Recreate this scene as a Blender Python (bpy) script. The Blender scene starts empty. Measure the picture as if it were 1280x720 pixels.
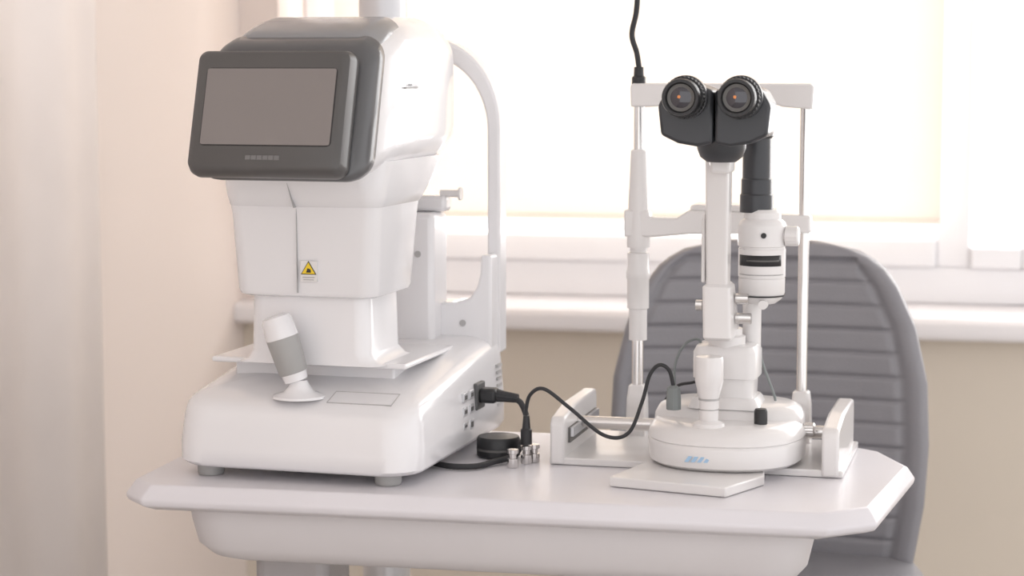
import bpy, bmesh, math
from mathutils import Vector, Matrix
D=math.radians
scene=bpy.context.scene
scene.view_settings.view_transform='Standard'
scene.view_settings.look='None'
scene.view_settings.exposure=0.0
TZ=0.75
# ---------------- materials
def mat(name,col,rough=0.5,metal=0.0,var=0.03,scale=8,bump=0.0,bscale=200,coat=0.0):
    m=bpy.data.materials.new(name); m.use_nodes=True
    nt=m.node_tree; b=nt.nodes['Principled BSDF']
    b.inputs['Roughness'].default_value=rough
    b.inputs['Metallic'].default_value=metal
    b.inputs['Coat Weight'].default_value=coat
    tc=nt.nodes.new('ShaderNodeTexCoord')
    n=nt.nodes.new('ShaderNodeTexNoise'); n.inputs['Scale'].default_value=scale
    nt.links.new(tc.outputs['Object'],n.inputs['Vector'])
    r=nt.nodes.new('ShaderNodeValToRGB')
    r.color_ramp.elements[0].position=0.3; r.color_ramp.elements[1].position=0.7
    r.color_ramp.elements[0].color=(*[c*(1-var) for c in col],1)
    r.color_ramp.elements[1].color=(*[min(1,c*(1+var)) for c in col],1)
    nt.links.new(n.outputs['Fac'],r.inputs['Fac']); nt.links.new(r.outputs['Color'],b.inputs['Base Color'])
    if bump>0:
        n2=nt.nodes.new('ShaderNodeTexNoise'); n2.inputs['Scale'].default_value=bscale
        nt.links.new(tc.outputs['Object'],n2.inputs['Vector'])
        bp=nt.nodes.new('ShaderNodeBump'); bp.inputs['Strength'].default_value=bump; bp.inputs['Distance'].default_value=0.002
        nt.links.new(n2.outputs['Fac'],bp.inputs['Height']); nt.links.new(bp.outputs['Normal'],b.inputs['Normal'])
    return m
M_white=mat('white_plastic',(0.80,0.79,0.805),0.22,coat=0.5,var=0.01)
M_white2=mat('warm_white_enamel',(0.75,0.73,0.725),0.28,var=0.01,coat=0.4)
M_seam=mat('seam_grey',(0.42,0.41,0.41),0.6)
M_dark=mat('dark_grey_plastic',(0.088,0.084,0.083),0.35)
M_rim=mat('rim_grey_plastic',(0.10,0.10,0.105),0.3,coat=0.3)
M_cap=mat('cap_lit_grey_plastic',(0.26,0.26,0.27),0.25,coat=0.4)  # lighter than the rim: reflected light on the head top put into the colour
M_screen=mat('lcd_screen',(0.225,0.203,0.196),0.25,var=0.01)
M_logo=mat('bezel_logo_grey',(0.17,0.165,0.165),0.6)
M_grip=mat('grip_grey_rubber',(0.38,0.375,0.37),0.6)
M_black=mat('black_plastic',(0.018,0.018,0.02),0.4)
M_black2=mat('black_rubber',(0.03,0.03,0.033),0.65)
M_port=mat('port_dark_grey',(0.10,0.10,0.10),0.5)
M_bluegrey=mat('satin_black_metal',(0.03,0.032,0.038),0.38,coat=0.2)
M_chrome=mat('brushed_steel',(0.72,0.70,0.69),0.22,metal=1.0)
M_alum=mat('column_aluminium',(0.62,0.62,0.64),0.38,metal=0.6)
M_table=mat('table_laminate',(0.72,0.70,0.73),0.34,var=0.01,bump=0.04,bscale=400)
M_apron=mat('table_apron_plastic',(0.66,0.635,0.645),0.45,var=0.01)
M_leg=mat('table_leg_paint',(0.40,0.38,0.385),0.4)
M_leather=mat('grey_leatherette',(0.26,0.255,0.275),0.42,var=0.05,bump=0.2,bscale=350)
M_leather_d=mat('chair_shell_grey',(0.23,0.225,0.24),0.5)
M_wallL=mat('wall_paint_pink_beige',(0.85,0.76,0.71),0.85,var=0.015,scale=2)
M_wallB=mat('wall_paint_beige',(0.74,0.665,0.57),0.9,var=0.02,scale=2)
M_sill=mat('sill_pvc',(0.90,0.87,0.875),0.35,var=0.01)
M_frame=mat('window_pvc',(0.94,0.93,0.94),0.35,var=0.005)
M_floor=mat('floor_vinyl',(0.5,0.47,0.44),0.5,var=0.08,scale=5)
M_ceil=mat('ceiling_paint',(0.85,0.845,0.84),0.9)
M_curt=mat('curtain_fabric',(0.88,0.81,0.775),0.95,var=0.02,bump=0.1,bscale=500)
M_yellow=mat('warning_yellow',(0.85,0.6,0.03),0.5)
M_blue=mat('badge_blue',(0.36,0.54,0.74),0.5)
M_glass=mat('eyepiece_glass',(0.02,0.018,0.03),0.05,coat=1.0)
M_orange=mat('orange_lens_glint',(0.8,0.28,0.08),0.3)  # orange reflection glint on the eyepiece lenses, painted as a small solid dot
M_rack=mat('rack_dark',(0.12,0.115,0.11),0.5)
M_greycon=mat('connector_grey',(0.2,0.22,0.22),0.5)
def blindmat():
    m=bpy.data.materials.new('roller_blind_fabric'); m.use_nodes=True
    nt=m.node_tree; nt.nodes.clear()
    o=nt.nodes.new('ShaderNodeOutputMaterial'); mx=nt.nodes.new('ShaderNodeMixShader')
    d=nt.nodes.new('ShaderNodeBsdfDiffuse'); t=nt.nodes.new('ShaderNodeBsdfTranslucent')
    tc=nt.nodes.new('ShaderNodeTexCoord'); w=nt.nodes.new('ShaderNodeTexNoise'); w.inputs['Scale'].default_value=60
    mp=nt.nodes.new('ShaderNodeMapping'); mp.inputs['Scale'].default_value=(1,1,12)
    nt.links.new(tc.outputs['Object'],mp.inputs['Vector']); nt.links.new(mp.outputs[0],w.inputs['Vector'])
    r=nt.nodes.new('ShaderNodeValToRGB'); r.color_ramp.elements[0].color=(0.90,0.84,0.775,1); r.color_ramp.elements[1].color=(0.92,0.865,0.805,1)
    nt.links.new(w.outputs['Fac'],r.inputs['Fac'])
    nt.links.new(r.outputs[0],d.inputs[0]); nt.links.new(r.outputs[0],t.inputs[0])
    mx.inputs[0].default_value=0.40
    nt.links.new(d.outputs[0],mx.inputs[1]); nt.links.new(t.outputs[0],mx.inputs[2]); nt.links.new(mx.outputs[0],o.inputs[0])
    return m
M_blind=blindmat()
# ---------------- helpers
def empty(name,loc=(0,0,0),yaw=0):
    e=bpy.data.objects.new(name,None); scene.collection.objects.link(e)
    e.location=loc; e.rotation_euler=(0,0,D(yaw)); e.empty_display_size=0.05
    return e
def finish(bm,name,m,parent=None,smooth=True,bevel=0.0,segs=3,angle=35,M=None):
    if M is not None: bmesh.ops.transform(bm,matrix=M,verts=bm.verts)
    bmesh.ops.recalc_face_normals(bm,faces=bm.faces)
    me=bpy.data.meshes.new(name); bm.to_mesh(me); bm.free()
    ob=bpy.data.objects.new(name,me); scene.collection.objects.link(ob)
    me.materials.append(m)
    if smooth:
        for p in me.polygons: p.use_smooth=True
        try: me.set_sharp_from_angle(angle=D(angle))
        except Exception: pass
    if bevel>0:
        md=ob.modifiers.new('bevel','BEVEL'); md.width=bevel; md.segments=segs; md.limit_method='ANGLE'; md.angle_limit=D(35)
        md.harden_normals=False
        for p in me.polygons: p.use_smooth=True
    if parent is not None: ob.parent=parent
    return ob
def box(name,x0,x1,y0,y1,z0,z1,m,parent=None,bevel=0.0,segs=3,M=None):
    bm=bmesh.new(); bmesh.ops.create_cube(bm,size=1)
    for v in bm.verts:
        v.co=Vector(((x0+x1)/2+v.co.x*(x1-x0),(y0+y1)/2+v.co.y*(y1-y0),(z0+z1)/2+v.co.z*(z1-z0)))
    return finish(bm,name,m,parent,bevel=bevel,segs=segs,M=M,smooth=bevel>0)
def prism(name,pts,axis,lo,hi,m,parent=None,bevel=0.0,segs=3,M=None,taper=None):
    bm=bmesh.new()
    def P(p,t):
        if axis=='y': return (p[0],t,p[1])
        if axis=='x': return (t,p[0],p[1])
        return (p[0],p[1],t)
    a=[bm.verts.new(P(p,lo)) for p in pts]; b=[bm.verts.new(P(p,hi)) for p in pts]
    bm.faces.new(a); bm.faces.new(b[::-1])
    n=len(pts)
    for i in range(n): bm.faces.new((a[i],a[(i+1)%n],b[(i+1)%n],b[i]))
    return finish(bm,name,m,parent,bevel=bevel,segs=segs,M=M,smooth=True,angle=30)
def rings_mesh(name,rings,m,parent=None,cap=True,M=None,angle=40,bevel=0):
    bm=bmesh.new(); R=[[bm.verts.new(p) for p in r] for r in rings]
    n=len(R[0])
    for i in range(len(R)-1):
        for j in range(n):
            bm.faces.new((R[i][j],R[i][(j+1)%n],R[i+1][(j+1)%n],R[i+1][j]))
    if cap:
        bm.faces.new(R[0][::-1]); bm.faces.new(R[-1])
    return finish(bm,name,m,parent,M=M,angle=angle,bevel=bevel)
def rrect(hx,hy,r,n=6):
    r=min(r,hx*0.999,hy*0.999); out=[]
    for cx,cy,a0 in ((hx-r,hy-r,0),(-hx+r,hy-r,90),(-hx+r,-hy+r,180),(hx-r,-hy+r,270)):
        for k in range(n+1):
            a=D(a0+90*k/n); out.append((cx+r*math.cos(a),cy+r*math.sin(a)))
    return out
def loftz(name,secs,m,parent=None,M=None,angle=40):
    return rings_mesh(name,[[(cx+p[0],cy+p[1],z) for p in rrect(hx,hy,r)] for z,cx,cy,hx,hy,r in secs],m,parent,M=M,angle=angle)
def lofty(name,secs,m,parent=None,M=None,angle=40):
    return rings_mesh(name,[[(cx+p[0],y+sh*p[1],cz+p[1]) for p in rrect(hx,hz,r,8)] for y,cx,cz,hx,hz,r,sh in secs],m,parent,M=M,angle=angle)
def lathe(name,prof,m,parent=None,M=None,seg=40,angle=35,knurl=0):
    rings=[]
    for r,z in prof:
        rings.append([(r*math.cos(2*math.pi*k/seg)*(1-(knurl if k%2 else 0)),r*math.sin(2*math.pi*k/seg)*(1-(knurl if k%2 else 0)),z) for k in range(seg)])
    return rings_mesh(name,rings,m,parent,M=M,angle=angle)
def T(x,y,z): return Matrix.Translation((x,y,z))
def R(deg,ax): return Matrix.Rotation(D(deg),4,ax)
def tube(name,pts,r,m,parent=None,sub=10,seg=10):
    P=[Vector(p) for p in pts]; P=[P[0]+(P[0]-P[1])]+P+[P[-1]+(P[-1]-P[-2])]
    C=[]
    for i in range(1,len(P)-2):
        for k in range(sub):
            t=k/sub; a,b,c,d=P[i-1],P[i],P[i+1],P[i+2]
            C.append(0.5*((2*b)+(-a+c)*t+(2*a-5*b+4*c-d)*t*t+(-a+3*b-3*c+d)*t**3))
    C.append(P[-2])
    rings=[]; up=Vector((0.13,0.2,0.97)).normalized(); nrm=None
    for i,c in enumerate(C):
        tg=(C[min(i+1,len(C)-1)]-C[max(i-1,0)]).normalized()
        if nrm is None: nrm=tg.cross(up).normalized()
        nrm=(nrm-tg*nrm.dot(tg)).normalized(); bn=tg.cross(nrm)
        rings.append([tuple(c+nrm*r*math.cos(2*math.pi*k/seg)+bn*r*math.sin(2*math.pi*k/seg)) for k in range(seg)])
    return rings_mesh(name,rings,m,parent,angle=60)

# ---------------- room shell
LX=-1.34; WY=3.91
box('floor',LX-0.1,3.2,-1.0,4.3,-0.05,0,M_floor)
box('wall_left',LX-0.1,LX,-1.0,4.3,0,2.75,M_wallL)
wb=empty('wall_back')
box('under_window',LX,3.2,WY,WY+0.35,0,0.765,M_wallB,wb)
box('left_of_window',LX,-1.26,WY,WY+0.35,0.765,2.75,M_wallL,wb)
box('above_window',-1.26,3.2,WY,WY+0.35,2.25,2.75,M_wallB,wb)
box('right_of_window',1.9,3.2,WY,WY+0.35,0.765,2.25,M_wallB,wb)
box('ceiling',LX-0.1,3.2,-1.0,4.3,2.75,2.8,M_ceil)
sill=prism('trim_window_sill',[(3.86,0.765),(3.852,0.77),(3.85,0.78),(3.852,0.797),(3.862,0.806),(4.09,0.808),(4.09,0.765)],'x',LX,1.9,M_sill,bevel=0.003)
win=empty('window_1')
FY0,FY1=4.08,4.15
def fr(n,x0,x1,z0,z1,y0=FY0,y1=FY1): box(n,x0,x1,y0,y1,z0,z1,M_frame,win,bevel=0.006)
fr('frame_bottom',-1.26,1.9,0.808,0.88)
fr('frame_top',-1.26,1.9,2.18,2.25)
fr('frame_left',-1.26,-1.19,0.88,2.18)
fr('frame_right',1.83,1.9,0.88,2.18)
fr('mullion_1',0.005,0.070,0.88,2.18)
fr('sash_bottom_1',-1.19,0.005,0.88,0.935,4.07,4.14)
fr('sash_right',0.165,0.215,0.88,2.18,4.06,4.14)
fr('sash_bottom_2',0.070,0.165,0.88,0.92,4.06,4.14)
fr('sash_bottom_3',0.215,1.83,0.88,0.94,4.06,4.14)
bl=empty('roller_blind')
box('fabric',-1.185,0.012,4.035,4.037,0.975,2.2,M_blind,bl)
box('bottom_bar',-1.185,0.012,4.032,4.040,0.966,0.977,M_blind,bl,bevel=0.003)
lathe('roller',[(0.02,-1.2),(0.02,0.02)],M_frame,bl,M=T(0,4.04,2.2)@R(90,'Y'))
# curtain
bm=bmesh.new(); n=90; rows=[]
for zi in (0.05,2.65):
    rows.append([bm.verts.new((LX+0.026+0.005*math.sin(k*0.36)+0.007*math.sin(k*0.17+1),2.2+0.93*k/n,zi)) for k in range(n+1)])
for k in range(n): bm.faces.new((rows[0][k],rows[0][k+1],rows[1][k+1],rows[1][k]))
cu=finish(bm,'curtain',M_curt)
cu.modifiers.new('s','SOLIDIFY').thickness=0.003

# ---------------- instrument column behind table
pc=empty('equipment_pole',(-0.831,3.097,0))
lathe('pole',[(0.037,0.03),(0.037,2.3)],M_alum,pc)
lathe('pole_base',[(0.17,0.0),(0.17,0.02),(0.16,0.03),(0.05,0.035)],M_leg,pc)
box('pole_top_arm',-0.03,0.45,-0.03,0.03,2.25,2.31,M_white,pc,bevel=0.01)

# ---------------- table
tb=empty('instrument_table',(0,0,0))
yb=2.87; yf=2.395
outl=[(-0.955,yf),(-0.115,yf),(-0.06,2.44),(-0.02,2.72),(-0.06,2.82),(-0.12,yb),(-0.90,yb),(-0.955,2.82),(-0.986,2.60),(-0.988,2.43)]
def inset(pts,d):
    cx=sum(p[0] for p in pts)/len(pts); cy=sum(p[1] for p in pts)/len(pts)
    return [(p[0]-d*(1 if p[0]>cx else -1),p[1]-d*(1 if p[1]>cy else -1)) for p in pts]
lv=[(TZ-0.032,inset(outl,0.012)),(TZ-0.026,inset(outl,-0.0)),(TZ-0.018,inset(outl,-0.003)),(TZ,inset(outl,0.008))]
rings=[[(p[0],p[1],z) for p in o] for z,o in lv]
rings_mesh('table_top',rings,M_table,tb,bevel=0.003)
loftz('table_apron',[(TZ-0.108,-0.53,2.645,0.36,0.17,0.05),(TZ-0.102,-0.53,2.645,0.376,0.188,0.06),(TZ-0.086,-0.53,2.645,0.388,0.203,0.06),(TZ-0.055,-0.53,2.645,0.395,0.208,0.06),(TZ-0.030,-0.53,2.645,0.397,0.21,0.06)],M_apron,tb)
box('leg_column',-0.865,-0.765,2.55,2.67,0.08,TZ-0.10,M_leg,tb,bevel=0.015)
box('leg_foot',-0.88,-0.75,2.35,2.85,0.0,0.08,M_leg,tb,bevel=0.02)
box('leg_column_far',-0.25,-0.17,2.56,2.66,0.08,TZ-0.10,M_leg,tb,bevel=0.015)
box('leg_foot_far',-0.26,-0.16,2.35,2.85,0.0,0.08,M_leg,tb,bevel=0.02)
box('leg_crossbar',-0.8,-0.24,2.59,2.63,0.03,0.07,M_leg,tb,bevel=0.01)

# ---------------- autorefractor
ar=empty('autorefractor',(-0.753,2.649,TZ),-5)
for i,(x,y) in enumerate(((-0.13,-0.175),(0.11,-0.175),(-0.13,0.17),(0.11,0.17))):
    lathe('foot_%d'%(i+1),[(0.016,0.0005),(0.017,0.003),(0.017,0.02)],M_grip,ar,M=T(x,y,0))
def topz(y):
    t=(y+0.21)/0.42
    K=[(0,0.088),(0.06,0.097),(0.2,0.113),(0.45,0.130),(0.6,0.138),(0.8,0.147),(1,0.149)]
    t=max(0,min(1,t))
    for (a,za),(b,zb) in zip(K,K[1:]):
        if t<=b: return za+(zb-za)*(t-a)/(b-a)
    return K[-1][1]
rr=[]; BX=-0.007; BH=0.1635
for f,ins in ((0,0.014),(0.03,0.006),(0.10,0.0),(0.35,0.0),(0.76,0.004),(0.89,0.007),(0.95,0.011),(0.985,0.019),(1.0,0.030)):
    ring=[]
    for p in rrect(BH-ins,0.21-ins,0.045-ins*0.4,8):
        zt=topz(p[1]); ring.append((BX+p[0],p[1],0.013+f*(zt-0.013)))
    rr.append(ring)
for s in (0.9,0.75,0.5,0.25,0.02):
    ring=[]
    for p in rrect((BH-0.030)*s,0.180*s,0.03*s,8):
        ring.append((BX+p[0],p[1],topz(p[1])+0.0005))
    rr.append(ring)
rings_mesh('base_housing',rr,M_white,ar,angle=50)
x0=-0.012
box('sliding_stage',x0-0.143,x0+0.125,-0.115,0.08,0.135,0.142,M_white,ar,bevel=0.003)
box('stage_under',x0-0.12,x0+0.10,-0.09,0.07,0.10,0.135,M_white,ar,bevel=0.003)
cx=-0.012
loftz('lower_column',[(0.140,cx,-0.064,0.100,0.073,0.02),(0.144,cx,-0.067,0.089,0.069,0.02),(0.155,cx,-0.071,0.082,0.064,0.02),(0.25,cx,-0.071,0.080,0.062,0.02)],M_white,ar)
loftz('upper_column',[(0.226,cx,-0.070,0.086,0.068,0.02),(0.229,cx,-0.070,0.093,0.076,0.022),(0.235,cx,-0.070,0.095,0.079,0.022),(0.33,cx,-0.067,0.1005,0.085,0.02),(0.342,cx,-0.067,0.102,0.087,0.02)],M_white,ar)
loftz('neck_flare',[(0.339,cx,-0.067,0.099,0.084,0.02),(0.343,cx,-0.066,0.103,0.088,0.02),(0.355,cx,-0.06,0.107,0.10,0.028),(0.37,cx,-0.05,0.109,0.112,0.03),(0.40,-0.008,-0.035,0.111,0.13,0.04)],M_white,ar)
box('column_seam_upper',cx-0.0065,cx-0.0060,-0.1536,-0.14,0.233,0.34,M_seam,ar)
prism('column_seam_neck',[(cx-0.0065,0.341),(cx-0.0060,0.341),(cx-0.0145,0.372),(cx-0.0150,0.372)],'y',-0.1625,-0.15,M_seam,ar)
# head
hx0=-0.008
lofty('head_housing',[(-0.18,hx0,0.463,0.098,0.080,0.03,0.3),(-0.165,hx0,0.466,0.107,0.0855,0.035,0.3),(-0.10,hx0,0.475,0.115,0.094,0.045,0.2),(-0.03,hx0,0.482,0.118,0.0985,0.05,0.1),(0.05,hx0,0.483,0.118,0.098,0.05,0),(0.10,hx0,0.483,0.115,0.091,0.05,0),(0.125,hx0,0.483,0.106,0.079,0.05,0),(0.137,hx0,0.483,0.09,0.06,0.05,0)],M_white,ar,angle=60)
lofty('head_rim',[(-0.205,hx0-0.002,0.460,0.098,0.077,0.02,0.32),(-0.200,hx0-0.002,0.461,0.104,0.082,0.022,0.32),(-0.19,hx0,0.463,0.108,0.0855,0.026,0.3),(-0.172,hx0,0.466,0.1095,0.0885,0.03,0.3),(-0.169,hx0,0.466,0.108,0.087,0.03,0.3)],M_rim,ar,angle=50)
lofty('head_top_cap',[(-0.160,hx0,0.524,0.094,0.030,0.028,0.3),(-0.14,hx0,0.532,0.098,0.031,0.028,0.3),(-0.10,hx0,0.543,0.099,0.031,0.028,0.2),(-0.06,hx0,0.549,0.098,0.031,0.028,0.1),(-0.055,hx0,0.547,0.09,0.028,0.024,0.1)],M_cap,ar,angle=50)
# monitor
MM=T(hx0-0.011,-0.224,0.460)@R(-17,'X')
lofty('monitor_bezel',[(-0.016,0,0,0.093,0.071,0.010,0),(-0.012,0,0,0.099,0.0755,0.012,0),(0.0,0,0,0.1025,0.079,0.014,0),(0.010,0,0,0.1025,0.079,0.014,0),(0.020,0,0,0.096,0.074,0.014,0)],M_dark,ar,M=MM)
lofty('monitor_inset_line',[(-0.0165,0.001,0.004,0.0855,0.049,0.006,0),(-0.0155,0.001,0.004,0.0855,0.049,0.006,0)],M_black,ar,M=MM)
lofty('monitor_screen',[(-0.0175,0.001,0.004,0.0843,0.0478,0.003,0),(-0.0155,0.001,0.004,0.0843,0.0478,0.003,0)],M_screen,ar,M=MM)
for i in range(6):
    box('logo_letter_%d'%(i+1),-0.022+i*0.0075,-0.0152+i*0.0075,-0.0166,-0.0155,-0.0622,-0.0568,M_logo,ar,M=MM)
box('side_slot',hx0+0.113,hx0+0.1185,-0.10,-0.055,0.489,0.4915,M_seam,ar)
box('side_slot_2',hx0+0.112,hx0+0.121,-0.085,-0.065,0.4925,0.495,M_alum,ar,bevel=0.001)
# warning label
lb=T(cx+0.010,-0.1530,0.262)
prism('warning_label_white',[(-0.011,-0.014),(0.011,-0.014),(0.011,0.012),(-0.011,0.012)],'y',-0.001,0.004,M_white2,ar,M=lb)
prism('warning_triangle',[(-0.0105,-0.005),(0.0105,-0.005),(0.0,0.012)],'y',-0.0016,0.003,M_black,ar,M=lb)
prism('warning_triangle_yellow',[(-0.0088,-0.0040),(0.0088,-0.0040),(0.0,0.0103)],'y',-0.0020,0.003,M_yellow,ar,M=lb)
prism('warning_glyph',[(-0.003,-0.0025),(0.0035,-0.0025),(0.003,0.0015),(-0.001,0.003)],'y',-0.0024,0.003,M_black,ar,M=lb)
box('label_text_1',-0.008,0.008,-0.0014,0.003,-0.0092,-0.0080,M_seam,ar,M=lb)
box('label_text_2',-0.007,0.007,-0.0014,0.003,-0.0122,-0.0111,M_seam,ar,M=lb)
# joystick
jm=T(-0.012,-0.165,topz(-0.165))
lathe('joystick_skirt',[(0.034,0.0),(0.033,0.003),(0.02,0.007),(0.014,0.014),(0.010,0.022)],M_white,ar,M=jm)
jt=jm@T(0,0,0.010)@R(-17,'Y')@R(4,'X')
lathe('joystick_stem',[(0.009,0),(0.009,0.010),(0.0150,0.012),(0.0170,0.026)],M_white,ar,M=jt)
lathe('joystick_grip',[(0.0170,0.022),(0.0185,0.024),(0.0208,0.068),(0.0208,0.0685)],M_grip,ar,M=jt)
lathe('joystick_cap',[(0.020,0.068),(0.0212,0.069),(0.0195,0.091),(0.0175,0.096),(0.012,0.098),(0.001,0.0985)],M_white,ar,M=jt)
def ondeck(n,x0_,x1_,y0_,y1_):
    za,zb=topz(y0_),topz(y1_)
    prism(n,[(y0_,za-0.002),(y0_,za+0.0012),(y1_,zb+0.0012),(y1_,zb-0.002)],'x',x0_,x1_,M_seam,ar)
ondeck('printer_line_front',0.03,0.115,-0.178,-0.1775); ondeck('printer_line_back',0.03,0.115,-0.145,-0.1445)
ondeck('printer_line_left',0.03,0.0305,-0.178,-0.144); ondeck('printer_line_right',0.115,0.1155,-0.178,-0.144)
# rear frame
box('rear_bracket',0.0,0.077,0.10,0.165,0.12,0.318,M_white,ar,bevel=0.008)
prism('rear_foot',[(-0.1,0.12),(0.149,0.12),(0.149,0.26),(0.134,0.26),(0.133,0.235),(0.128,0.215),(0.118,0.200),(0.10,0.194),(0.077,0.192),(-0.1,0.19)],'y',0.135,0.19,M_white,ar,bevel=0.004)
for i,(x,z,y) in enumerate(((0.055,0.262,0.1005),(0.108,0.165,0.1355))):
    lathe('bracket_screw_%d'%(i+1),[(0.0045,0),(0.0045,0.002)],M_seam,ar,M=T(x,y,z)@R(90,'X'))
def archpts(hw,top,r):
    pts=[(hw,0.12)]
    for k in range(13):
        a=D(90*k/12); pts.append((hw-r+r*math.cos(a),top-r*1.15+r*1.15*math.sin(a)))
    return pts
def arch():
    o=archpts(0.152,0.556,0.105); i=archpts(0.134,0.53,0.088)
    o=o+[(-x,z) for x,z in o[::-1]]; i=i+[(-x,z) for x,z in i[::-1]]
    bm=bmesh.new(); V={}
    for nm,l in (('o',o),('i',i)):
        for yy in (0.165,0.20):
            V[nm,yy]=[bm.verts.new((x,yy,z)) for x,z in l]
    n=len(o)
    for k in range(n-1):
        bm.faces.new((V['o',.165][k],V['o',.165][k+1],V['i',.165][k+1],V['i',.165][k]))
        bm.faces.new((V['o',.20][k],V['o',.20][k+1],V['i',.20][k+1],V['i',.20][k]))
        bm.faces.new((V['o',.165][k],V['o',.165][k+1],V['o',.20][k+1],V['o',.20][k]))
        bm.faces.new((V['i',.165][k],V['i',.165][k+1],V['i',.20][k+1],V['i',.20][k]))
    for k in (0,n-1): bm.faces.new((V['o',.165][k],V['o',.20][k],V['i',.20][k],V['i',.165][k]))
    finish(bm,'forehead_arch',M_white,ar,bevel=0.004)
arch()
box('chin_rest_arm',0.0,0.085,0.13,0.16,0.318,0.340,M_white,ar,bevel=0.006)
lathe('chin_rest_knob',[(0.009,0),(0.009,0.003),(0.005,0.004),(0.005,0.03)],M_white2,ar,M=T(0.105,0.14,0.343)@R(-90,'Y'))
SX=BX+BH
for i,(y,z,w,h) in enumerate(((-0.005,0.085,0.016,0.012),(-0.005,0.066,0.016,0.012),(-0.005,0.047,0.016,0.010),(0.022,0.085,0.016,0.012),(0.022,0.066,0.016,0.012),(0.022,0.045,0.016,0.014))):
    box('port_frame_%d'%(i+1),SX-0.006,SX+0.001,y-w/2,y+w/2,z-h/2,z+h/2,M_alum,ar,bevel=0.001)
    box('port_hole_%d'%(i+1),SX-0.003,SX+0.0017,y-w/2+0.003,y+w/2-0.004,z-h/2+0.0035,z+h/2-0.0035,M_port,ar)
box('power_inlet',SX-0.006,SX+0.0025,0.04,0.075,0.060,0.096,M_port,ar,bevel=0.002)
box('power_plug',SX,0.182,0.046,0.070,0.069,0.089,M_black,ar,bevel=0.005)
lathe('plug_strain_relief',[(0.009,0),(0.0075,0.01),(0.006,0.03)],M_black2,ar,M=T(0.18,0.058,0.079)@R(95,'Y'),knurl=0.1,seg=24)
for i in range(7):
    box('vent_slot_%d'%(i+1),SX-0.006,SX+0.0005,0.140,0.160,0.05+i*0.009,0.054+i*0.009,M_seam,ar)
tube('power_cable',[(0.20,0.058,0.077),(0.215,0.056,0.070),(0.226,0.045,0.045),(0.222,0.01,0.012),(0.20,-0.03,0.0055),(0.185,-0.06,0.005),(0.15,-0.065,0.005),(0.10,-0.03,0.005)],0.0040,M_black2,ar)

# puck on table
pk=empty('cable_reel_puck',(-0.562,2.672,TZ))
lathe('puck_body',[(0.026,0.0005),(0.029,0.003),(0.029,0.024),(0.027,0.028),(0.012,0.029),(0.001,0.029)],M_black,pk)
lathe('puck_ring',[(0.0293,0.010),(0.0293,0.013)],M_rack,pk)
ts=empty('clamp_thumbscrews',(-0.516,2.630,TZ))
for i,(x,y) in enumerate(((-0.012,-0.03),(0.0,0.0),(0.008,0.012))):
    lathe('thumbscrew_%d'%(i+1),[(0.007,0.0005),(0.0075,0.002),(0.0075,0.012),(0.005,0.013),(0.005,0.018),(0.0075,0.019),(0.0075,0.024),(0.001,0.025)],M_chrome,ts,M=T(x,y,0),knurl=0.08,seg=24)

# ---------------- slit lamp
sl=empty('slit_lamp',(-0.268,2.671,TZ),-3)
box('rail_plate',-0.215,0.165,-0.052,0.165,0.0005,0.010,M_white2,sl,bevel=0.002)
prism('front_plate',[(-0.11,-0.175),(0.04,-0.205),(0.075,-0.12),(0.06,0.0),(-0.07,0.0)],'z',0.0006,0.013,M_white2,sl,bevel=0.002)
for s,xa,xb in (('left',-0.214,-0.195),('right',0.138,0.160)):
    prism('rail_bracket_'+s,[(-0.055,0.0008),(-0.055,0.055),(-0.048,0.063),(0.02,0.072),(0.145,0.072),(0.15,0.06),(0.15,0.0008)],'x',xa,xb,M_white2,sl,bevel=0.004)
box('rack_left',-0.196,-0.192,-0.03,0.135,0.026,0.046,M_rack,sl)
for i in range(22):
    box('rack_tooth_%d'%(i+1),-0.193,-0.188,-0.028+i*0.0074,-0.0243+i*0.0074,0.034,0.046,M_alum,sl)
for nme,y,z in (('axle_front',0.03,0.045),('axle_rear',0.075,0.035)):
    lathe(nme,[(0.0075,-0.205),(0.0075,0.152)],M_chrome,sl,M=T(0,y,z)@R(90,'Y'))
BS=T(0.012,0,0)
def dshape(hx,hf,hb,z,cy=-0.005,n=48,e=2.4):
    out=[]
    for k in range(n):
        a=2*math.pi*k/n; c,s=math.cos(a),math.sin(a)
        x=hx*abs(c)**(2/e)*(1 if c>0 else -1); y=(hb if s>0 else hf)*abs(s)**(2/e)*(1 if s>0 else -1)
        out.append((x,cy+y,z))
    return out
rings_mesh('base_body',[dshape(0.094,0.112,0.085,0.014),dshape(0.099,0.117,0.09,0.018),dshape(0.101,0.119,0.092,0.040),dshape(0.100,0.118,0.091,0.044),dshape(0.099,0.117,0.090,0.045),dshape(0.101,0.119,0.092,0.047),dshape(0.098,0.115,0.09,0.058),dshape(0.090,0.104,0.082,0.066),dshape(0.07,0.08,0.06,0.068)],M_white2,sl,M=BS)
rings_mesh('base_upper_tier',[dshape(0.098,0.06,0.075,0.060,0.01),dshape(0.097,0.058,0.073,0.068,0.01),dshape(0.092,0.052,0.068,0.078,0.012),dshape(0.082,0.042,0.06,0.083,0.015),dshape(0.05,0.02,0.04,0.084,0.015)],M_white2,sl,M=BS)
JS=T(0.000,-0.088,0)
lathe('joystick_boot',[(0.021,0.066),(0.019,0.071),(0.012,0.074),(0.010,0.076)],M_white2,sl,M=JS)
lathe('joystick',[(0.0115,0.068),(0.0120,0.078),(0.0125,0.102),(0.0128,0.104),(0.0165,0.118),(0.0178,0.124),(0.0178,0.152),(0.0165,0.155),(0.001,0.156)],M_white2,sl,M=JS)
lathe('joystick_ring',[(0.0132,0.100),(0.0132,0.1025)],M_seam,sl,M=JS)
lathe('joystick_dark_ring',[(0.0126,0.088),(0.0126,0.0885)],M_rack,sl,M=JS)  # thin dark line around the lower joystick shaft
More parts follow.
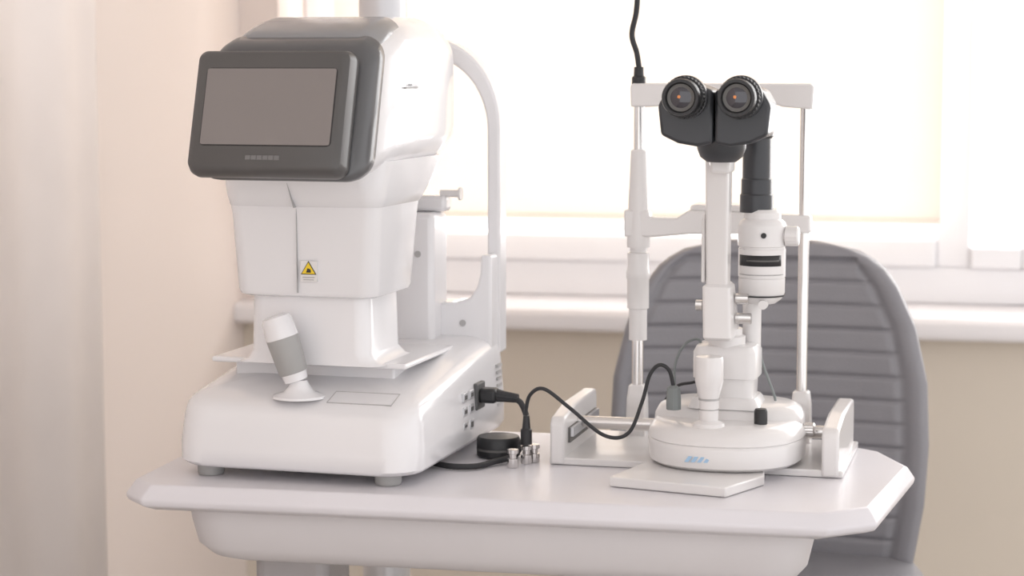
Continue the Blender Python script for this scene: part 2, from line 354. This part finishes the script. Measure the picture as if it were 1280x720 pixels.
lathe('lock_knob',[(0.0085,0.07),(0.0085,0.088),(0.007,0.091),(0.001,0.0915)],M_black,sl,M=T(0.062,-0.062,-0.004))
lathe('lock_screw_right',[(0.009,0.0),(0.009,0.012),(0.007,0.014)],M_chrome,sl,M=T(0.110,0.0,0.052)@R(90,'Y'),knurl=0.06)
for i in range(4):
    prism('badge_mark_%d'%(i+1),[(-0.015+i*0.008,0.026),(-0.010+i*0.008,0.026),(-0.005+i*0.008,0.033),(-0.010+i*0.008,0.033)],'y',-0.1243,-0.118,M_blue,sl,M=T(-0.010,0.0015,0))
CB=T(0.010,0,0)
loftz('column_foot',[(0.08,0,0.0,0.047,0.04,0.012),(0.09,0,0,0.043,0.037,0.012),(0.094,0,0,0.040,0.034,0.01)],M_white2,sl,M=CB)
loftz('column_block',[(0.09,0,0,0.036,0.032,0.012),(0.118,0,0,0.037,0.032,0.012),(0.119,0,0,0.041,0.036,0.012),(0.152,0,0,0.041,0.036,0.012),(0.160,0,0,0.037,0.033,0.012),(0.162,0,0,0.03,0.027,0.012)],M_white2,sl,M=CB)
lathe('column_pivot',[(0.024,0.155),(0.024,0.172),(0.02,0.174),(0.02,0.182)],M_white2,sl,M=T(0.010,-0.01,0))
loftz('arm_lower',[(0.172,0.006,-0.02,0.016,0.045,0.004),(0.176,0.006,-0.03,0.018,0.040,0.004),(0.24,0.004,-0.045,0.0175,0.024,0.004),(0.244,0.004,-0.045,0.0135,0.02,0.004)],M_white2,sl)
loftz('arm_vertical',[(0.235,0.004,-0.048,0.0135,0.016,0.004),(0.385,0.006,-0.065,0.0145,0.018,0.004),(0.400,0.006,-0.068,0.0145,0.02,0.006),(0.404,0.006,-0.068,0.010,0.014,0.006)],M_white2,sl)
lathe('arm_top_screw',[(0.005,0),(0.005,0.006)],M_chrome,sl,M=T(0.003,-0.088,0.398)@R(90,'X'))
prism('arm_side_flange',[(-0.016,0.245),(-0.011,0.245),(-0.011,0.335),(-0.016,0.325)],'y',-0.062,-0.04,M_white2,sl,bevel=0.002)
for i,(x,y,z,l) in enumerate(((0.028,-0.03,0.197,0.02),(0.028,-0.03,0.222,0.016),(-0.012,-0.05,0.215,-0.008))):
    lathe('arm_knob_%d'%(i+1),[(0.007,0),(0.007,l)],M_chrome,sl,M=T(x-0.004,y,z)@R(90,'Y'),knurl=0.06,seg=24)
tx,ty=0.050,0.02
lathe('tower_stem',[(0.012,0.155),(0.012,0.225)],M_white2,sl,M=T(tx-0.012,ty,0))
lathe('tower_lower',[(0.018,0.212),(0.026,0.218),(0.030,0.226),(0.030,0.245),(0.029,0.2455),(0.029,0.25)],M_white2,sl,M=T(tx,ty,0))
lathe('tower_black_ring',[(0.0290,0.2215),(0.0305,0.2235)],M_black,sl,M=T(tx,ty,0))
lathe('tower_body',[(0.0305,0.247),(0.0305,0.283),(0.0295,0.2835),(0.0295,0.286),(0.0315,0.287),(0.0315,0.312),(0.029,0.318),(0.024,0.322),(0.024,0.330),(0.021,0.334)],M_white2,sl,M=T(tx,ty,0))
def arcband(name,r,z0,z1,a0,a1,m):
    bm=bmesh.new(); A=[];B=[];n=14
    for k in range(n+1):
        a=D(a0+(a1-a0)*k/n); A.append(bm.verts.new((r*math.cos(a),r*math.sin(a),z0))); B.append(bm.verts.new((r*math.cos(a),r*math.sin(a),z1)))
    for k in range(n): bm.faces.new((A[k],A[k+1],B[k+1],B[k]))
    ob=finish(bm,name,m,sl,M=T(tx,ty,0)); ob.modifiers.new('s','SOLIDIFY').thickness=0.002
arcband('tower_slot',0.031,0.262,0.276,-150,-30,M_black)
arcband('tower_slot_lip',0.0322,0.268,0.270,-120,-40,M_rack)
arcband('tower_scale',0.0308,0.250,0.2515,-150,-20,M_seam)
lathe('tower_side_knob',[(0.009,0.0),(0.009,0.004),(0.013,0.005),(0.013,0.020),(0.011,0.022)],M_white2,sl,M=T(tx+0.026,ty-0.005,0.300)@R(90,'Y'),knurl=0.05,seg=32)
lathe('tower_dot',[(0.0035,0),(0.0035,0.003)],M_black,sl,M=T(tx+0.006,ty-0.030,0.302)@R(90,'X'))
lathe('tower_lower_knob',[(0.006,0),(0.006,0.014)],M_white2,sl,M=T(tx+0.006,ty-0.02,0.213)@R(90,'X'),knurl=0.05)
lathe('lamp_tube_black',[(0.0215,0.330),(0.0215,0.352),(0.020,0.354),(0.020,0.372),(0.0185,0.374),(0.0185,0.425),(0.021,0.428),(0.021,0.440),(0.015,0.446)],M_bluegrey,sl,M=T(tx-0.008,ty,0))
box('mirror_head',tx-0.028,tx+0.010,ty-0.02,ty+0.015,0.425,0.452,M_bluegrey,sl,bevel=0.006)
mx=0.012
ML=T(mx,0,0)
lobe=[(-0.069,0.470),(-0.058,0.489),(-0.030,0.499),(-0.001,0.488),(-0.001,0.424),(-0.020,0.420),(-0.044,0.424),(-0.065,0.434)]
prism('prism_box_left',lobe,'y',-0.150,-0.085,M_bluegrey,sl,bevel=0.004,M=ML)
prism('prism_box_right',[(-x,z) for x,z in lobe[::-1]],'y',-0.150,-0.085,M_bluegrey,sl,bevel=0.004,M=ML)
for s in (-1,1):
    E=T(mx+s*0.0335,-0.148,0.480)@R(90,'X')
    nm='left' if s<0 else 'right'
    lathe('eyepiece_collar_'+nm,[(0.025,-0.01),(0.0265,0.002),(0.0265,0.012),(0.024,0.013)],M_bluegrey,sl,M=E)
    lathe('eyepiece_knurl_'+nm,[(0.0255,0.012),(0.0255,0.028)],M_black2,sl,M=E,knurl=0.05,seg=64,angle=20)
    lathe('eyepiece_cup_'+nm,[(0.0225,0.026),(0.023,0.044),(0.022,0.047),(0.0185,0.047),(0.017,0.041),(0.0165,0.040)],M_black,sl,M=E)
    lathe('eyepiece_ring_'+nm,[(0.0166,0.0402),(0.0166,0.042),(0.0125,0.0415),(0.012,0.0405)],M_rack,sl,M=E)
    lathe('eyepiece_lens_'+nm,[(0.0125,0.0404),(0.0125,0.0415),(0.008,0.0432),(0.001,0.0438)],M_glass,sl,M=E)
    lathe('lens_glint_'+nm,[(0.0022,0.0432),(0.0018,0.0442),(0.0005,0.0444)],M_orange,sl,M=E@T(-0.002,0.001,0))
lathe('microscope_neck',[(0.018,0.400),(0.026,0.406),(0.030,0.416),(0.031,0.430)],M_bluegrey,sl,M=T(mx+0.003,-0.105,0))
lathe('objective_body',[(0.030,0.0),(0.030,0.03),(0.027,0.032),(0.027,0.06),(0.024,0.062)],M_bluegrey,sl,M=T(mx+0.002,-0.09,0.447)@R(-90,'X'))
box('microscope_bracket',mx-0.012,mx+0.013,-0.10,-0.055,0.385,0.412,M_white2,sl,bevel=0.004)
lx,rx,py=-0.1365,0.0895,0.143
for nm,x in (('left',lx),('right',rx)):
    loftz('post_base_'+nm,[(0.008,x,py,0.014,0.016,0.004),(0.06,x,py,0.013,0.014,0.004),(0.078,x,py,0.011,0.012,0.004),(0.08,x,py,0.009,0.01,0.004)],M_white2,sl)
lathe('post_right',[(0.0072,0.075),(0.0072,0.475)],M_chrome,sl,M=T(rx,py,0))
lathe('post_left_lower',[(0.008,0.075),(0.008,0.15)],M_chrome,sl,M=T(lx,py,0))
lathe('post_left_sleeve',[(0.0125,0.142),(0.0125,0.185),(0.0150,0.186),(0.0150,0.225),(0.0165,0.228),(0.0165,0.236),(0.015,0.240),(0.015,0.262),(0.0115,0.264),(0.0115,0.272)],M_white2,sl,M=T(lx,py,0),seg=32)
lathe('post_left_cone',[(0.0155,0.270),(0.0160,0.275),(0.0150,0.31),(0.0125,0.37),(0.0110,0.402),(0.009,0.404)],M_white2,sl,M=T(lx,py,0))
lathe('post_left_upper',[(0.0072,0.40),(0.0072,0.47)],M_chrome,sl,M=T(lx,py,0))
prism('head_bar',[(lx-0.010,0.462),(lx+0.014,0.462),(lx+0.03,0.463),(lx+0.045,0.470),(rx-0.05,0.470),(rx-0.03,0.463),(rx+0.010,0.460),(rx+0.012,0.49),(rx+0.008,0.494),(lx-0.008,0.494),(lx-0.011,0.49)],'y',py-0.011,py+0.011,M_white2,sl,bevel=0.003)
prism('chin_rest_arm',[(lx-0.018,0.285),(lx+0.018,0.285),(lx+0.07,0.29),(rx+0.010,0.295),(rx+0.010,0.318),(lx+0.09,0.322),(lx+0.07,0.322),(lx+0.055,0.312),(lx+0.018,0.312),(lx+0.016,0.322),(lx-0.018,0.322)],'y',py-0.014,py+0.012,M_white2,sl,bevel=0.003)
box('chin_cup',-0.065,0.02,py-0.005,py+0.055,0.318,0.330,M_white2,sl,bevel=0.005)
lathe('fixation_connector',[(0.0095,0.49),(0.0095,0.502),(0.007,0.504),(0.0065,0.516)],M_black,sl,M=T(lx-0.001,py,0))
cab=empty('power_cord')
tube('cord',[(-0.397,2.822,1.26),(-0.401,2.822,1.285),(-0.408,2.824,1.31),(-0.402,2.826,1.345),(-0.402,2.83,1.40),(-0.41,2.84,1.55),(-0.44,2.88,1.85),(-0.56,3.0,2.15),(-0.79,3.06,2.22)],0.0038,M_black2,cab)
cb=empty('signal_cable')
pts=[(-0.516,2.630,0.055),(-0.516,2.628,0.072),(-0.508,2.618,0.094),(-0.488,2.608,0.103),(-0.4535,2.603,0.080),(-0.409,2.600,0.047),(-0.378,2.603,0.050),(-0.361,2.608,0.090),(-0.352,2.611,0.124),(-0.340,2.612,0.138),(-0.327,2.611,0.132),(-0.3205,2.609,0.110)]
tube('cable',[(x,y,z+TZ) for x,y,z in pts],0.0025,M_black2,cb)
lathe('plug_table',[(0.0075,0.026),(0.0075,0.045),(0.0055,0.047),(0.004,0.064)],M_black,cb,M=T(-0.516,2.630,TZ))
lathe('plug_base',[(0.0095,0.082),(0.0095,0.095),(0.0085,0.110),(0.004,0.113)],M_greycon,cb,M=T(-0.3205,2.609,TZ),seg=8)
tube('thin_cable',[(-0.052,-0.03,0.08),(-0.056,-0.02,0.13),(-0.045,-0.01,0.158),(-0.028,-0.005,0.165),(-0.02,-0.012,0.15)],0.0018,M_greycon,sl)
tube('thin_cable_rear',[(-0.075,0.02,0.08),(-0.06,0.03,0.098),(-0.03,0.035,0.11),(-0.012,0.03,0.17),(-0.010,0.01,0.175)],0.002,M_black2,sl)
tube('thin_cable_right',[(0.04,0.035,0.17),(0.05,0.04,0.13),(0.067,0.03,0.09),(0.07,0.02,0.08)],0.0018,M_greycon,sl)

# ---------------- chair
ch=empty('office_chair',(-0.246,3.216,0),2)
K=[(0.40,0.19),(0.50,0.222),(0.60,0.238),(0.69,0.243),(0.785,0.239),(0.87,0.220),(0.93,0.192),(0.957,0.172),(0.975,0.148),(0.986,0.122),(0.992,0.095),(0.994,0.07)]
def hw(z):
    for (a,wa),(b,wb_) in zip(K,K[1:]):
        if z<=b: return wa+(wb_-wa)*max(0,(z-a)/(b-a))
    return K[-1][1]
def ysurf(x,z): return -0.045*(abs(x)/0.245)**2+0.10*max(0,(z-0.55))**1.5
bm=bmesh.new(); NU=80; zs=[]
z=0.40
while z<0.994: zs.append(z); z+=0.0022
zs.append(0.994)
grid=[]
pitch=0.036
for z in zs:
    row=[]
    w=hw(z)
    for k in range(NU+1):
        u=-1+2*k/NU; x=u*w
        edge=min(w-abs(x),(0.994-z))
        y=ysurf(x,z)
        mar=0.022 if x<0 else 0.034
        mm=min(mar,mar if (w-abs(x))<(0.994-z) else 0.022)
        if edge>=mm:
            inner=edge-mm
            ph=(z%pitch)/pitch
            y-=0.0075*(1-(2*ph-1)**8)*min(1,inner/0.012)
        else:
            t=min(1,max(0,edge/mar))
            y-=0.010*math.sqrt(max(0,1-(2*t-1)**2))
        row.append(bm.verts.new((x,y,z)))
    grid.append(row)
for i in range(len(grid)-1):
    for j in range(NU): bm.faces.new((grid[i][j],grid[i][j+1],grid[i+1][j+1],grid[i+1][j]))
cbk=finish(bm,'backrest_padding',M_leather,ch,angle=180)
bm=bmesh.new()
outline=[(hw(z),z) for z in zs[::6]]+[(hw(0.994)*0.9,0.9945)]
full=outline+[(-x,z) for x,z in outline[::-1]]
prof=[(1.0,0.0),(1.008,0.008),(1.010,0.020),(1.0,0.036),(0.97,0.046)]
Rg=[]
for s,dy in prof:
    Rg.append([bm.verts.new((x*s,ysurf(x,z)+dy,0.7+(z-0.7)*(1+(s-1)*0.6))) for x,z in full])
n=len(full)
for a in range(len(Rg)-1):
    for k in range(n-1): bm.faces.new((Rg[a][k],Rg[a][k+1],Rg[a+1][k+1],Rg[a+1][k]))
B=Rg[-1]
for k in range(n//2):
    if k+1<=n-2-k:
        try: bm.faces.new((B[k],B[k+1],B[n-2-k],B[n-1-k]))
        except Exception: pass
finish(bm,'backrest_shell',M_leather_d,ch,angle=60)
loftz('seat_cushion',[(0.42,0,-0.19,0.21,0.20,0.06),(0.43,0,-0.19,0.235,0.225,0.07),(0.49,0,-0.19,0.24,0.23,0.07),(0.51,0,-0.19,0.225,0.215,0.07),(0.515,0,-0.19,0.19,0.18,0.06)],M_leather,ch)
box('back_bracket',-0.03,0.03,-0.1,0.06,0.395,0.42,M_black,ch,bevel=0.006)
lathe('gas_lift',[(0.05,0.07),(0.05,0.10),(0.028,0.12),(0.028,0.30),(0.018,0.30),(0.018,0.42)],M_chrome,ch,M=T(0,-0.19,0))
for i in range(5):
    MX=T(0,-0.19,0)@R(72*i+18,'Z')
    prism('base_leg_%d'%(i+1),[(0.03,0.07),(0.03,0.105),(0.27,0.075),(0.28,0.06)],'y',-0.02,0.02,M_chrome,ch,M=MX,bevel=0.004)
    lathe('caster_%d'%(i+1),[(0.027,-0.02),(0.029,-0.015),(0.029,0.015),(0.027,0.02)],M_black,ch,M=MX@T(0.265,0,0.0295)@R(90,'X'))

# ---------------- lights
w=bpy.data.worlds.new('World'); scene.world=w; w.use_nodes=True
bg=w.node_tree.nodes['Background']; bg.inputs[0].default_value=(1.0,0.985,0.99,1); bg.inputs[1].default_value=1.6
def area(name,loc,rot,sx,sy,p,col):
    l=bpy.data.lights.new(name,'AREA'); l.shape='RECTANGLE'; l.size=sx; l.size_y=sy; l.energy=p; l.color=col
    o=bpy.data.objects.new(name,l); scene.collection.objects.link(o); o.location=loc; o.rotation_euler=rot; return o
area('daylight_window',(0.3,4.75,1.6),(D(-90),0,0),4.0,2.4,140,(1,0.985,0.975))
# ---------------- camera
cam=bpy.data.cameras.new('camera'); co=bpy.data.objects.new('camera',cam); scene.collection.objects.link(co)
co.location=(0,0,1.27); co.rotation_euler=(D(90-6.15),0,D(11.5))
cam.sensor_width=36; cam.lens=73.1; cam.clip_start=0.05
cam.dof.use_dof=True; cam.dof.focus_distance=2.6; cam.dof.aperture_fstop=4.5
scene.camera=co
